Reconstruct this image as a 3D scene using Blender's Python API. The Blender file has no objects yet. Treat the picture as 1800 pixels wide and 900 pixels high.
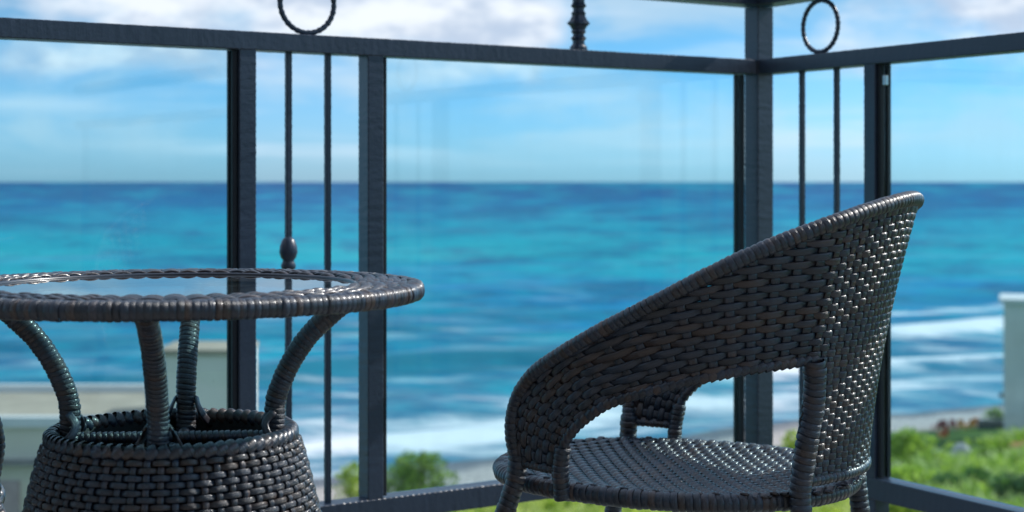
import bpy, math, random
import numpy as np
from mathutils import Vector, Matrix
from mathutils.noise import noise as mnoise

random.seed(7)
R = math.radians
SC = bpy.context.scene
COL = SC.collection

# ---------------------------------------------------------------- camera
F_PX = 2750.0
CAM_H = 0.82
cam_d = bpy.data.cameras.new('camera')
cam_d.lens = 55.0
cam_d.sensor_width = 36.0
cam_d.shift_y = -131.0 / 1800.0
cam_d.clip_start = 0.05
cam_d.clip_end = 200000.0
cam_d.dof.use_dof = True
cam_d.dof.focus_distance = 2.08
cam_d.dof.aperture_fstop = 5.8
cam = bpy.data.objects.new('camera', cam_d)
cam.location = (0, 0, CAM_H)
cam.rotation_euler = (R(90), 0, 0)
COL.objects.link(cam)
SC.camera = cam

# ---------------------------------------------------------------- exposure
SC.view_settings.view_transform = 'Standard'
SC.view_settings.look = 'None'
SC.view_settings.exposure = 0.32
SC.view_settings.gamma = 1.0
SC.cycles.max_bounces = 8
SC.cycles.transparent_max_bounces = 16

# ---------------------------------------------------------------- sun and sky
SUN_EL, SUN_AZ = R(36), R(63)          # azimuth clockwise from +Y (camera direction)
sun_d = bpy.data.lights.new('sun', 'SUN')
sun_d.energy = 3.4
sun_d.angle = R(0.53)
sun_d.color = (1.0, 0.96, 0.90)
sun = bpy.data.objects.new('sun', sun_d)
sv = Vector((math.sin(SUN_AZ) * math.cos(SUN_EL), math.cos(SUN_AZ) * math.cos(SUN_EL), math.sin(SUN_EL)))
sun.rotation_euler = sv.to_track_quat('Z', 'Y').to_euler()
sun.location = sv * 50
COL.objects.link(sun)


class NT:
    """small node-tree builder"""
    def __init__(self, tree):
        self.t = tree
        self.n = tree.nodes
        self.n.clear()

    def node(self, typ, **kw):
        nd = self.n.new(typ)
        for k, v in kw.items():
            setattr(nd, k, v)
        return nd

    def put(self, sock, v):
        if isinstance(v, bpy.types.NodeSocket):
            self.t.links.new(v, sock)
        elif v is not None:
            if sock.type == 'RGBA' and not isinstance(v, (int, float)) and len(v) == 3:
                v = tuple(v) + (1.0,)
            sock.default_value = v

    def m(self, op, a, b=None, c=None, clamp=False):
        nd = self.node('ShaderNodeMath', operation=op, use_clamp=clamp)
        self.put(nd.inputs[0], a)
        if b is not None:
            self.put(nd.inputs[1], b)
        if c is not None:
            self.put(nd.inputs[2], c)
        return nd.outputs[0]

    def mix(self, f, a, b, mode='MIX'):
        nd = self.node('ShaderNodeMix', data_type='RGBA', blend_type=mode)
        self.put(nd.inputs[0], f)
        self.put(nd.inputs[6], a)
        self.put(nd.inputs[7], b)
        return nd.outputs[2]

    def sstep(self, v, lo, hi):
        nd = self.node('ShaderNodeMapRange', interpolation_type='SMOOTHSTEP')
        self.put(nd.inputs[0], v)
        self.put(nd.inputs[1], lo)
        self.put(nd.inputs[2], hi)
        self.put(nd.inputs[3], 0.0)
        self.put(nd.inputs[4], 1.0)
        return nd.outputs[0]

    def noise(self, vec, scale, detail=3, rough=0.55, dist=0.0):
        nd = self.node('ShaderNodeTexNoise')
        if vec is not None:
            self.put(nd.inputs['Vector'], vec)
        nd.inputs['Scale'].default_value = scale
        nd.inputs['Detail'].default_value = detail
        nd.inputs['Roughness'].default_value = rough
        nd.inputs['Distortion'].default_value = dist
        return nd.outputs['Fac']

    def xyz(self, x, y, z=0.0):
        nd = self.node('ShaderNodeCombineXYZ')
        for i, v in enumerate((x, y, z)):
            self.put(nd.inputs[i], v)
        return nd.outputs[0]

    def sep(self, v):
        nd = self.node('ShaderNodeSeparateXYZ')
        self.put(nd.inputs[0], v)
        return nd.outputs

    def ramp(self, f, stops, interp='LINEAR'):
        nd = self.node('ShaderNodeValToRGB')
        cr = nd.color_ramp
        cr.interpolation = interp
        while len(cr.elements) < len(stops):
            cr.elements.new(0.5)
        for e, (p, c) in zip(cr.elements, stops):
            e.position = p
            e.color = (c[0], c[1], c[2], 1)
        self.put(nd.inputs[0], f)
        return nd.outputs[0]

    def bump(self, h, strength=0.3, dist=0.001):
        nd = self.node('ShaderNodeBump')
        nd.inputs['Strength'].default_value = strength
        nd.inputs['Distance'].default_value = dist
        self.put(nd.inputs['Height'], h)
        return nd.outputs[0]


def gauss(nt, az, el, a0, e0, sa, se, amp):
    da = nt.m('DIVIDE', nt.m('SUBTRACT', az, a0), sa)
    de = nt.m('DIVIDE', nt.m('SUBTRACT', el, e0), se)
    r2 = nt.m('ADD', nt.m('MULTIPLY', da, da), nt.m('MULTIPLY', de, de))
    return nt.m('MULTIPLY', nt.m('EXPONENT', nt.m('MULTIPLY', r2, -1.0)), amp)


world = bpy.data.worlds.new('World')
SC.world = world
world.use_nodes = True
nt = NT(world.node_tree)
sky = nt.node('ShaderNodeTexSky', sky_type='NISHITA')
sky.sun_disc = False
sky.sun_elevation = SUN_EL
sky.sun_rotation = SUN_AZ
sky.altitude = 0
sky.air_density = 1.0
sky.dust_density = 0.4
sky.ozone_density = 2.0
tc = nt.node('ShaderNodeTexCoord')
dx, dy, dz = nt.sep(tc.outputs['Generated'])
az = nt.m('ARCTAN2', dx, dy)
el = nt.m('ARCSINE', nt.m('MINIMUM', nt.m('MAXIMUM', dz, -1.0), 1.0))
skycol = nt.mix(1.0, sky.outputs[0], (0.48, 0.89, 1.60), 'MULTIPLY')
# slightly deeper blue away from the horizon haze
deep = nt.mix(1.0, skycol, (0.36, 0.65, 0.50), 'MULTIPLY')
skycol = nt.mix(nt.sstep(el, 0.0, 0.16), skycol, deep)
neutral = nt.mix(1.0, sky.outputs[0], (0.52, 0.83, 1.15), 'MULTIPLY')
skycol = nt.mix(nt.sstep(el, 0.16, 0.7), skycol, neutral)
cv = nt.xyz(nt.m('MULTIPLY', az, 9.5), nt.m('MULTIPLY', el, 17.0), 0.0)
n1 = nt.noise(cv, 1.15, 7, 0.58, 0.25)
n2 = nt.noise(nt.xyz(nt.m('MULTIPLY', az, 5.0), nt.m('MULTIPLY', el, 60.0), 3.7), 1.0, 4, 0.5)
bias = gauss(nt, az, el, -0.050, 0.108, 0.115, 0.028, 0.34)
bias = nt.m('ADD', bias, gauss(nt, az, el, 0.010, 0.100, 0.032, 0.014, 0.20))
bias = nt.m('ADD', bias, gauss(nt, az, el, 0.300, 0.100, 0.060, 0.024, 0.24))
bias = nt.m('ADD', bias, gauss(nt, az, el, -0.270, 0.074, 0.070, 0.012, 0.12))
bias = nt.m('ADD', bias, gauss(nt, az, el, -0.230, 0.125, 0.10, 0.015, 0.20))
bias = nt.m('ADD', bias, gauss(nt, az, el, -0.040, 0.068, 0.045, 0.010, 0.12))
bias = nt.m('ADD', bias, gauss(nt, az, el, -0.200, 0.108, 0.20, 0.030, 0.14))
bias = nt.m('ADD', bias, gauss(nt, az, el, 0.105, 0.105, 0.065, 0.035, -0.35))
bias = nt.m('ADD', bias, nt.m('MULTIPLY', nt.sstep(el, 0.15, 0.5), 0.10))
bias = nt.m('ADD', bias, gauss(nt, az, el, 0.0, 0.02, 0.60, 0.040, -0.22))
cl = nt.sstep(nt.m('ADD', n1, bias), 0.46, 0.80)
cl = nt.m('MULTIPLY', cl, nt.sstep(el, 0.010, 0.060))
wisp = nt.m('MULTIPLY', nt.sstep(n2, 0.46, 0.72), nt.m('MULTIPLY', nt.sstep(el, 0.0, 0.02), 0.42))
shade = nt.noise(nt.xyz(nt.m('MULTIPLY', az, 14.0), nt.m('MULTIPLY', el, 34.0), 8.1), 1.3, 5, 0.6)
cloudcol = nt.mix(nt.sstep(shade, 0.36, 0.62), (4.6, 5.4, 6.7), (7.9, 8.3, 8.8))
c = nt.mix(wisp, skycol, (7.0, 8.0, 9.0))
n3 = nt.noise(nt.xyz(nt.m('MULTIPLY', az, 8.0), nt.m('MULTIPLY', el, 22.0), 21.0), 1.0, 5, 0.55, 0.3)
soft = nt.m('MULTIPLY', nt.sstep(n3, 0.40, 0.66), nt.m('MULTIPLY', nt.sstep(el, 0.004, 0.035), 0.50))
c = nt.mix(soft, c, (5.6, 6.7, 7.4))
c = nt.mix(nt.m('MULTIPLY', cl, 0.92), c, cloudcol)
bg = nt.node('ShaderNodeBackground')
nt.put(bg.inputs[0], c)
bg.inputs[1].default_value = 0.1
out = nt.node('ShaderNodeOutputWorld')
nt.t.links.new(bg.outputs[0], out.inputs[0])

# ---------------------------------------------------------------- helpers


def tag(o, label=None, cat=None, group=None, kind=None):
    if label:
        o['label'] = label
    if cat:
        o['category'] = cat
    if group:
        o['group'] = group
    if kind:
        o['kind'] = kind
    return o


def empty(name, loc=(0, 0, 0), rz=0.0):
    o = bpy.data.objects.new(name, None)
    o.empty_display_size = 0.1
    o.location = loc
    o.rotation_euler = (0, 0, rz)
    COL.objects.link(o)
    return o


def link(name, me, parent=None, mat=None, mtx=None):
    o = bpy.data.objects.new(name, me)
    COL.objects.link(o)
    if mat and not me.materials:
        me.materials.append(mat)
    if parent:
        o.parent = parent
    if mtx is not None:
        o.matrix_local = mtx
    return o


class MB:
    """collects faces, builds one mesh"""
    def __init__(self):
        self.v, self.f, self.uv = [], [], []

    def add(self, vs, fs, uvs=None):
        b = len(self.v)
        self.v += [tuple(p) for p in vs]
        for f in fs:
            self.f.append(tuple(b + i for i in f))
        if uvs:
            self.uv += uvs

    def box(self, c, s, ax=None):
        """box centred at c with sizes s along the axes ax"""
        c = Vector(c)
        ax = ax or (Vector((1, 0, 0)), Vector((0, 1, 0)), Vector((0, 0, 1)))
        vs = []
        for k in (-.5, .5):
            for j in (-.5, .5):
                for i in (-.5, .5):
                    vs.append(c + ax[0] * (i * s[0]) + ax[1] * (j * s[1]) + ax[2] * (k * s[2]))
        self.add(vs, [(0, 2, 3, 1), (4, 5, 7, 6), (0, 1, 5, 4), (2, 6, 7, 3), (0, 4, 6, 2), (1, 3, 7, 5)])
        return self

    def lathe(self, c, prof, n=24, cap=True):
        c = Vector(c)
        vs, fs = [], []
        for r, z in prof:
            for i in range(n):
                a = 2 * math.pi * i / n
                vs.append(c + Vector((r * math.cos(a), r * math.sin(a), z)))
        for k in range(len(prof) - 1):
            for i in range(n):
                j = (i + 1) % n
                fs.append((k * n + i, k * n + j, (k + 1) * n + j, (k + 1) * n + i))
        if cap:
            fs.append(tuple(range(n - 1, -1, -1)))
            fs.append(tuple((len(prof) - 1) * n + i for i in range(n)))
        self.add(vs, fs)
        return self

    def tube(self, pts, r, n=8, closed=False):
        ps = [Vector(p) for p in pts]
        fr = frames(ps, closed)
        vs, fs = [], []
        rr = r if isinstance(r, (list, tuple)) else [r] * len(ps)
        for p, (t, a, b), q in zip(ps, fr, rr):
            for i in range(n):
                g = 2 * math.pi * i / n
                vs.append(p + a * (q * math.cos(g)) + b * (q * math.sin(g)))
        m = len(ps)
        for k in range(m if closed else m - 1):
            k2 = (k + 1) % m
            for i in range(n):
                j = (i + 1) % n
                fs.append((k * n + i, k * n + j, k2 * n + j, k2 * n + i))
        if not closed:
            fs.append(tuple(range(n - 1, -1, -1)))
            fs.append(tuple((m - 1) * n + i for i in range(n)))
        self.add(vs, fs)
        return self

    def build(self, name, mat, parent=None, smooth=False, mtx=None, bevel=0):
        me = bpy.data.meshes.new(name)
        me.from_pydata(self.v, [], self.f)
        if smooth:
            me.polygons.foreach_set('use_smooth', [True] * len(me.polygons))
        if self.uv:
            uvl = me.uv_layers.new(name='UVMap')
            li = np.zeros(len(me.loops), dtype=np.int32)
            me.loops.foreach_get('vertex_index', li)
            arr = np.array(self.uv, dtype=np.float32)[li]
            uvl.data.foreach_set('uv', arr.ravel())
        me.update()
        o = link(name, me, parent, mat, mtx)
        if bevel:
            md = o.modifiers.new('bevel', 'BEVEL')
            md.width = bevel
            md.segments = 2
            md.limit_method = 'ANGLE'
        return o


def frames(ps, closed=False, ref=None):
    out = []
    n = len(ps)
    prev = None
    for i in range(n):
        if closed:
            t = ps[(i + 1) % n] - ps[i - 1]
        else:
            t = ps[min(i + 1, n - 1)] - ps[max(i - 1, 0)]
        t = t.normalized()
        if prev is None:
            u = Vector((0, 0, 1)) if abs(t.z) < 0.9 else Vector((1, 0, 0))
        else:
            u = prev
        a = (u - t * u.dot(t)).normalized()
        b = t.cross(a)
        prev = a
        out.append((t, a, b))
    return out


def smooth_path(ctrl, step=0.01):
    """Catmull-Rom through control points, resampled evenly"""
    P = [Vector(p) for p in ctrl]
    P = [P[0] * 2 - P[1]] + P + [P[-1] * 2 - P[-2]]
    pts = []
    for i in range(1, len(P) - 2):
        for k in range(12):
            t = k / 12
            a, b, c_, d = P[i - 1], P[i], P[i + 1], P[i + 2]
            pts.append(0.5 * ((2 * b) + (c_ - a) * t + (2 * a - 5 * b + 4 * c_ - d) * t * t + (3 * b - a - 3 * c_ + d) * t ** 3))
    pts.append(P[-2])
    return resample(pts, step)


def resample(pts, step, closed=False):
    if closed:
        pts = pts + [pts[0]]
    L = [0.0]
    for a, b in zip(pts, pts[1:]):
        L.append(L[-1] + (b - a).length)
    n = max(2, int(round(L[-1] / step)))
    out, k = [], 0
    for i in range(n + (0 if closed else 1)):
        s = L[-1] * i / n
        while k < len(L) - 2 and L[k + 1] < s:
            k += 1
        f = (s - L[k]) / max(1e-9, L[k + 1] - L[k])
        out.append(pts[k].lerp(pts[k + 1], min(1, f)))
    return out


def strand(mb, pts, nrm, w, th, n=8, closed=False):
    """flat woven strand: elliptical section, width w across, thickness th along the surface normal"""
    m = len(pts)
    vs, uv, fs = [], [], []
    s = 0.0
    for i in range(m):
        if closed:
            t = pts[(i + 1) % m] - pts[i - 1]
        else:
            t = pts[min(i + 1, m - 1)] - pts[max(i - 1, 0)]
        t.normalize()
        nn = nrm[i] - t * nrm[i].dot(t)
        nn.normalize()
        b = t.cross(nn)
        if i:
            s += (pts[i] - pts[i - 1]).length
        for k in range(n):
            g = 2 * math.pi * (k + 0.5) / n
            cx, sx = math.cos(g), math.sin(g)
            # squarish ellipse
            cx = math.copysign(abs(cx) ** 0.62, cx)
            sx = math.copysign(abs(sx) ** 0.62, sx)
            vs.append(pts[i] + b * (cx * w / 2) + nn * (sx * th / 2))
            uv.append((cx * 0.5 + 0.5, s))
    for i in range(m if closed else m - 1):
        i2 = (i + 1) % m
        for k in range(n):
            j = (k + 1) % n
            fs.append((i * n + k, i * n + j, i2 * n + j, i2 * n + k))
    if not closed:
        fs.append(tuple(range(n - 1, -1, -1)))
        fs.append(tuple((m - 1) * n + k for k in range(n)))
    mb.add(vs, fs, uv)


def wave(x):
    c_ = math.cos(math.pi * x)
    return math.copysign(abs(c_) ** 0.7, c_)


def ring_mesh(name, ratio, th, mat, n=18):
    """one turn of wrapping strand round a tube of radius 1: width ratio, thickness th"""
    mb = MB()
    vs, fs, uv = [], [], []
    k_ = 7
    for i in range(n):
        a = 2 * math.pi * i / n
        for k in range(k_):
            u = -0.5 + k / (k_ - 1)
            z = u * ratio
            r = 1.0 + th * math.sqrt(max(0.0, 1 - (2 * abs(u)) ** 2.6))
            vs.append((r * math.cos(a), r * math.sin(a), z))
            uv.append((k / (k_ - 1), a * 0.02))
    for i in range(n):
        j = (i + 1) % n
        for k in range(k_ - 1):
            fs.append((i * k_ + k, j * k_ + k, j * k_ + k + 1, i * k_ + k + 1))
    me = bpy.data.meshes.new(name)
    me.from_pydata(vs, [], fs)
    me.polygons.foreach_set('use_smooth', [True] * len(me.polygons))
    uvl = me.uv_layers.new(name='UVMap')
    li = np.zeros(len(me.loops), dtype=np.int32)
    me.loops.foreach_get('vertex_index', li)
    uvl.data.foreach_set('uv', np.array(uv, dtype=np.float32)[li].ravel())
    me.materials.append(mat)
    return me


def wrap_tube(path, radius, pitch, name, parent, mat, closed=False, tilt=0.10, ratio=1.04, th=0.12, jit=0.05, r_end=None, skip=None):
    """individual turns of strand wrapped round a path"""
    pts = resample([Vector(p) for p in path], pitch, closed)
    fr = frames(pts, closed)
    me = ring_mesh(name, pitch / radius * ratio, th, mat)
    for i, (p, (t, a, b)) in enumerate(zip(pts, fr)):
        if skip and skip(p):
            continue
        rad = radius if r_end is None else radius + (r_end - radius) * i / max(1, len(pts) - 1)
        k = 1 + random.uniform(-jit, jit)
        tt = (t + a * (tilt + random.uniform(-.05, .05)) + b * random.uniform(-.06, .06)).normalized()
        aa = (a - tt * a.dot(tt)).normalized()
        bb = tt.cross(aa)
        g = random.uniform(0, 6.28)
        a2 = aa * math.cos(g) + bb * math.sin(g)
        b2 = tt.cross(a2)
        m = Matrix.Identity(4)
        for r_ in range(3):
            m[r_][0], m[r_][1], m[r_][2], m[r_][3] = a2[r_] * rad * k, b2[r_] * rad * k, tt[r_] * radius * (1 + random.uniform(-.06, .10)), p[r_]
        link(name, me, parent, None, m)


# ---------------------------------------------------------------- materials
MATS = {}


def material(name):
    m = bpy.data.materials.new(name)
    m.use_nodes = True
    MATS[name] = m
    return m, NT(m.node_tree)


def finish(nt, shader):
    o = nt.node('ShaderNodeOutputMaterial')
    nt.t.links.new(shader, o.inputs[0])


def principled(nt, color, rough=0.5, spec=0.5, metal=0.0, normal=None, coat=0.0, sub=None):
    p = nt.node('ShaderNodeBsdfPrincipled')
    nt.put(p.inputs['Base Color'], color)
    nt.put(p.inputs['Roughness'], rough)
    nt.put(p.inputs['Specular IOR Level'], spec)
    nt.put(p.inputs['Metallic'], metal)
    if coat:
        p.inputs['Coat Weight'].default_value = coat
        p.inputs['Coat Roughness'].default_value = 0.18
    if normal is not None:
        nt.put(p.inputs['Normal'], normal)
    return p.outputs[0]


def plain(name, col, rough=0.6, spec=0.4, var=0.15, scale=3.0, bump=0.0, metal=0.0):
    m, nt = material(name)
    g = nt.node('ShaderNodeTexCoord').outputs['Object']
    n = nt.noise(g, scale, 6, 0.6)
    c1 = tuple(x * (1 - var) for x in col)
    c2 = tuple(min(1, x * (1 + var)) for x in col)
    c_ = nt.mix(nt.sstep(n, 0.3, 0.7), c1, c2)
    nm = nt.bump(nt.noise(g, scale * 12, 4, 0.6), bump, 0.02) if bump else None
    finish(nt, principled(nt, c_, rough, spec, metal, nm))
    return m


def wicker(name, dark, brown, rough=0.36, spec=0.75):
    m, nt = material(name)
    oi = nt.node('ShaderNodeObjectInfo')
    uv = nt.node('ShaderNodeUVMap').outputs[0]
    obj = nt.node('ShaderNodeTexCoord').outputs['Object']
    u, v, _ = nt.sep(uv)
    # moulded grooves along the strand
    gv = nt.xyz(nt.m('MULTIPLY', u, 7.0), nt.m('MULTIPLY', v, 14.0), nt.m('MULTIPLY', oi.outputs['Random'], 40.0))
    gr = nt.noise(gv, 1.6, 3, 0.6)
    # the strand colour drifts along its length from black to brown
    cv_ = nt.xyz(nt.m('MULTIPLY', v, 9.0), nt.m('MULTIPLY', oi.outputs['Random'], 60.0), nt.m('MULTIPLY', u, 0.4))
    cn = nt.noise(cv_, 1.0, 3, 0.6)
    c_ = nt.mix(nt.sstep(nt.m('ADD', cn, nt.m('MULTIPLY', nt.m('SUBTRACT', oi.outputs['Random'], 0.5), 0.35)), 0.47, 0.72), dark, brown)
    c_ = nt.mix(nt.sstep(gr, 0.35, 0.65), nt.mix(1.0, c_, (0.62, 0.62, 0.62), 'MULTIPLY'), c_)
    c_ = nt.mix(1.0, c_, nt.xyz(*[nt.m('ADD', 0.55, nt.m('MULTIPLY', nt.m('FRACT', nt.m('MULTIPLY', oi.outputs['Random'], 17.3)), 0.9))] * 3), 'MULTIPLY')
    dust = nt.sstep(nt.noise(obj, 55.0, 4, 0.7), 0.55, 0.85)
    c_ = nt.mix(nt.m('MULTIPLY', dust, 0.18), c_, (0.07, 0.09, 0.12))
    rg = nt.m('ADD', nt.m('MULTIPLY', gr, 0.22), rough - 0.08)
    nm = nt.bump(gr, 0.85, 0.0014)
    finish(nt, principled(nt, c_, rg, spec, 0.0, nm, coat=0.5))
    return m


M_WICK = wicker('dark_wicker', (0.013, 0.025, 0.050), (0.060, 0.036, 0.032))
M_CORE = plain('tube_core', (0.012, 0.012, 0.014), 0.7, 0.3)


def metal_paint():
    m, nt = material('railing_paint')
    g = nt.node('ShaderNodeTexCoord').outputs['Object']
    n = nt.noise(g, 6, 5, 0.6)
    c_ = nt.mix(nt.sstep(n, .3, .75), (0.028, 0.045, 0.078), (0.038, 0.058, 0.098))
    chips = nt.sstep(nt.noise(g, 160, 3, 0.6), 0.68, 0.78)
    c_ = nt.mix(nt.m('MULTIPLY', chips, 0.5), c_, (0.10, 0.10, 0.11))
    nm = nt.bump(nt.noise(g, 120, 2, 0.5), 0.16, 0.003)
    finish(nt, principled(nt, c_, 0.34, 0.65, 0.0, nm))
    return m


M_RAIL = metal_paint()
M_GASKET = plain('black_gasket', (0.022, 0.026, 0.032), 0.6, 0.3)
M_STEEL = plain('bright_steel', (0.55, 0.57, 0.58), 0.3, 0.5, metal=1.0)


def glass(name, tint, haze, ior=1.5, streak=True):
    m, nt = material(name)
    g = nt.node('ShaderNodeTexCoord').outputs['Object']
    x, y, z = nt.sep(g)
    gg = nt.node('ShaderNodeNewGeometry')
    vd = nt.node('ShaderNodeVectorMath', operation='DOT_PRODUCT')
    nt.put(vd.inputs[0], gg.outputs['Normal'])
    nt.put(vd.inputs[1], gg.outputs['Incoming'])
    cosv = nt.m('ABSOLUTE', vd.outputs['Value'])
    f0 = ((ior - 1) / (ior + 1)) ** 2
    frs = nt.m('ADD', nt.m('MULTIPLY', nt.m('POWER', nt.m('SUBTRACT', 1.0, cosv), 5.0), 1 - f0), f0)
    tr = nt.node('ShaderNodeBsdfTransparent')
    nt.put(tr.inputs[0], tint)
    gl = nt.node('ShaderNodeBsdfGlossy')
    gl.inputs['Roughness'].default_value = 0.0
    mx = nt.node('ShaderNodeMixShader')
    nt.put(mx.inputs[0], frs)
    nt.t.links.new(tr.outputs[0], mx.inputs[1])
    nt.t.links.new(gl.outputs[0], mx.inputs[2])
    # thin film of dried salt and dust
    df = nt.node('ShaderNodeBsdfDiffuse')
    df.inputs[0].default_value = (0.8, 0.82, 0.82, 1)
    n = nt.noise(nt.xyz(nt.m('MULTIPLY', x, 9.0), nt.m('MULTIPLY', y, 9.0), nt.m('MULTIPLY', z, 0.9)), 1.5, 4, 0.6)
    spots = nt.sstep(nt.noise(g, 140, 2, 0.5), 0.76, 0.80)
    f = nt.m('ADD', nt.m('MULTIPLY', nt.sstep(n, 0.3, 0.75), haze), nt.m('MULTIPLY', spots, 0.10))
    mx2 = nt.node('ShaderNodeMixShader')
    nt.put(mx2.inputs[0], f)
    nt.t.links.new(mx.outputs[0], mx2.inputs[1])
    nt.t.links.new(df.outputs[0], mx2.inputs[2])
    finish(nt, mx2.outputs[0])
    return m


M_PANE = glass('railing_glass', (0.86, 0.965, 0.985), 0.014)
M_TABLEGLASS = glass('table_glass', (0.66, 0.88, 0.89), 0.02)

# ---------------------------------------------------------------- house round the balcony
LAND_Z = -9.0
M_RENDER = plain('house_render', (0.16, 0.15, 0.14), 0.85, 0.2, 0.08, 2.0, 0.2)
M_FLOOR = plain('terrace_tile', (0.24, 0.22, 0.20), 0.5, 0.4, 0.15, 5.0, 0.1)

C0 = Vector((0.568, 3.60, 0))                    # corner of the railing
E1 = Vector((-0.8402, -0.5423, 0)).normalized()   # left run, from the corner towards the left
E2 = Vector((0.507, -0.862, 0)).normalized()      # right run, from the corner towards the right
A1, A2 = C0 + E1 * 4.6, C0 + E2 * 4.6


def prism(name, poly, z0, z1, mat, kind='structure', parent=None):
    mb = MB()
    n = len(poly)
    vs = [(p[0], p[1], z0) for p in poly] + [(p[0], p[1], z1) for p in poly]
    fs = [tuple(range(n - 1, -1, -1)), tuple(range(n, 2 * n))]
    for i in range(n):
        j = (i + 1) % n
        fs.append((i, j, n + j, n + i))
    mb.add(vs, fs)
    o = mb.build(name, mat, parent)
    if kind:
        o['kind'] = kind
    return o


OUTN = (E1 + E2) * -0.09
prism('balcony_floor', [(C0 + OUTN).xy[:], (A1 + OUTN).xy[:], (-3.6, -1.99), (2.9, -1.99), (A2 + OUTN).xy[:]], -0.25, 0.0, M_FLOOR)
prism('house_wall', [(-9, -2.0), (2.1, -2.0), (2.1, -12.0), (-9, -12.0)], -12.0, 11.0, M_RENDER)

# ---------------------------------------------------------------- railing
rail = empty('balcony_railing', (C0.x, C0.y, 0))
tag(rail, 'dark blue-grey metal balcony railing with glass panes, rings and thin balusters', 'railing')


def on_run(e, px):
    """distance along a run at which it appears in the image column px (measured on the photograph)"""
    k = (px - 900.0) / F_PX
    return (k * C0.y - C0.x) / (e.x - k * e.y)


def z_at(py, Y):
    return CAM_H - (py - 319.0) * Y / F_PX


UP = Vector((0, 0, 1))
N1 = Vector((E1.y, -E1.x, 0))
N1 = N1 if N1.y < 0 else -N1      # towards the balcony
N2 = Vector((E2.y, -E2.x, 0))
N2 = N2 if N2.x < 0 else -N2
Z_BOT, Z_MID, Z_HAND = 0.205, 1.098, 1.219
RW, RH, RD = 0.034, 0.034, 0.046


def hammered(a, b, n, u, w, h):
    """square bar from a to b whose edges carry the small dents of hammered iron"""
    L = (b - a).length
    d = (b - a) / L
    m = max(2, int(L / 0.0042))
    mb = MB()
    vs, fs = [], []
    sd = random.uniform(0, 99)
    for i in range(m + 1):
        s_ = L * i / m
        p = a + d * s_
        ring_ = []
        for q, (sn, su) in enumerate(((1, 1), (-1, 1), (-1, -1), (1, -1))):
            c_ = 0.0011 + 0.0011 * (0.5 + 0.5 * math.sin(s_ * 6.283 / 0.0125 + 1.2 * mnoise(Vector((s_ * 30, q * 3.7, sd)))))
            c_ = min(c_, min(w, h) * .22)
            g = 0.0004 * mnoise(Vector((s_ * 90, q * 5.1 + sd, 0)))
            cn, cu = sn * (w / 2 + g), su * (h / 2 + g)
            if sn == su:
                ring_ += [p + n * cn + u * (cu - su * c_), p + n * (cn - sn * c_) + u * cu]
            else:
                ring_ += [p + n * (cn - sn * c_) + u * cu, p + n * cn + u * (cu - su * c_)]
        vs += ring_
    for i in range(m):
        for q in range(8):
            j = (q + 1) % 8
            fs.append((i * 8 + q, i * 8 + j, (i + 1) * 8 + j, (i + 1) * 8 + q))
    fs.append(tuple(range(7, -1, -1)))
    fs.append(tuple(m * 8 + q for q in range(8)))
    mb.add(vs, fs)
    return mb


def bar(name, e, n, t0, t1, zc, w, h, parent=rail, mat=M_RAIL, off=0.0, bevel=0.0025):
    a, b = e * t0, e * t1
    return hammered(a + n * off + UP * zc, b + n * off + UP * zc, n, UP, w, h).build(name, mat, parent)


def upright(name, e, n, t, z0, z1, w, d, off=0.0, parent=rail, mat=M_RAIL, bevel=0.0025):
    p = e * t + n * off
    if mat is M_RAIL:
        return hammered(p + UP * z0, p + UP * z1, e, n, w, d).build(name, mat, parent)
    mb = MB()
    mb.box(p + UP * ((z0 + z1) / 2), (w, d, z1 - z0), (e, n, UP))
    return mb.build(name, mat, parent, bevel=bevel)


# corner post (square, set on the bisector so that both runs die into it)
hammered(UP * 0.0, UP * Z_HAND, E1, E1.cross(UP), 0.047, 0.047).build('post', M_RAIL, rail)
RUN = 4.45
for e, n, s in ((E1, N1, 0.030), (E2, N2, 0.030)):
    bar('handrail', e, n, s - 0.05, RUN, Z_HAND + 0.023, 0.060, 0.042)
    bar('mid_rail', e, n, s - 0.002, RUN, Z_MID - RH / 2, RD, RH)
    bar('bottom_rail', e, n, s - 0.002, RUN, Z_BOT - 0.024, RD - 0.002, 0.044)


def post(e, n, t, top=Z_MID - RH):
    return upright('post', e, n, t, 0.0, Z_BOT - 0.047, RW, RD - 0.006), upright('post', e, n, t, Z_BOT - 0.002, top, RW, RD - 0.004)


def glazed(e, n, t0, t1):
    """pane with dark channel strips on its sides, steel clip at the top"""
    a = t0 + RW / 2 + .001
    b = t1 - RW / 2 - .001
    mb = MB()
    mb.box(e * ((a + b) / 2) + UP * ((Z_BOT + Z_MID - RH) / 2), (b - a - 0.012, 0.006, Z_MID - RH - Z_BOT - 0.004), (e, n, UP))
    pane = mb.build('glass_pane', M_PANE, rail)
    for t, sgn in ((a, 1), (b, -1)):
        for off in (-0.0095, 0.0095):
            upright('channel', e, n, t + sgn * 0.005, Z_BOT + .001, Z_MID - RH - .001, 0.009, 0.010, off, pane, M_GASKET, 0.001)
    for zz in (Z_MID - RH - 0.035,):
        for t, sgn in ((a, 1), (b, -1)):
            mb = MB()
            mb.box(e * (t + sgn * 0.018) + n * 0.010 + UP * zz, (0.009, 0.008, 0.020), (e, n, UP))
            if e is E2 and sgn == 1 and t0 < 1:
                mb.build('clip', M_STEEL, pane, bevel=0.001)
    return pane


def baluster(e, n, t, z0, z1, knob=None):
    b = upright('baluster', e, n, t, z0, z1, 0.0115, 0.0115, bevel=0.001)
    if knob:
        mb = MB()
        prof = [(0.006, -0.034), (0.013, -0.030), (0.0145, -0.024), (0.012, -0.018), (0.0105, -0.014), (0.0145, -0.009), (0.0175, 0.001), (0.0165, 0.012), (0.012, 0.024), (0.006, 0.031)]
        mb.lathe(e * t + UP * knob, prof, 20)
        mb.build('collar', M_RAIL, b, smooth=True)
    return b


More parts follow.
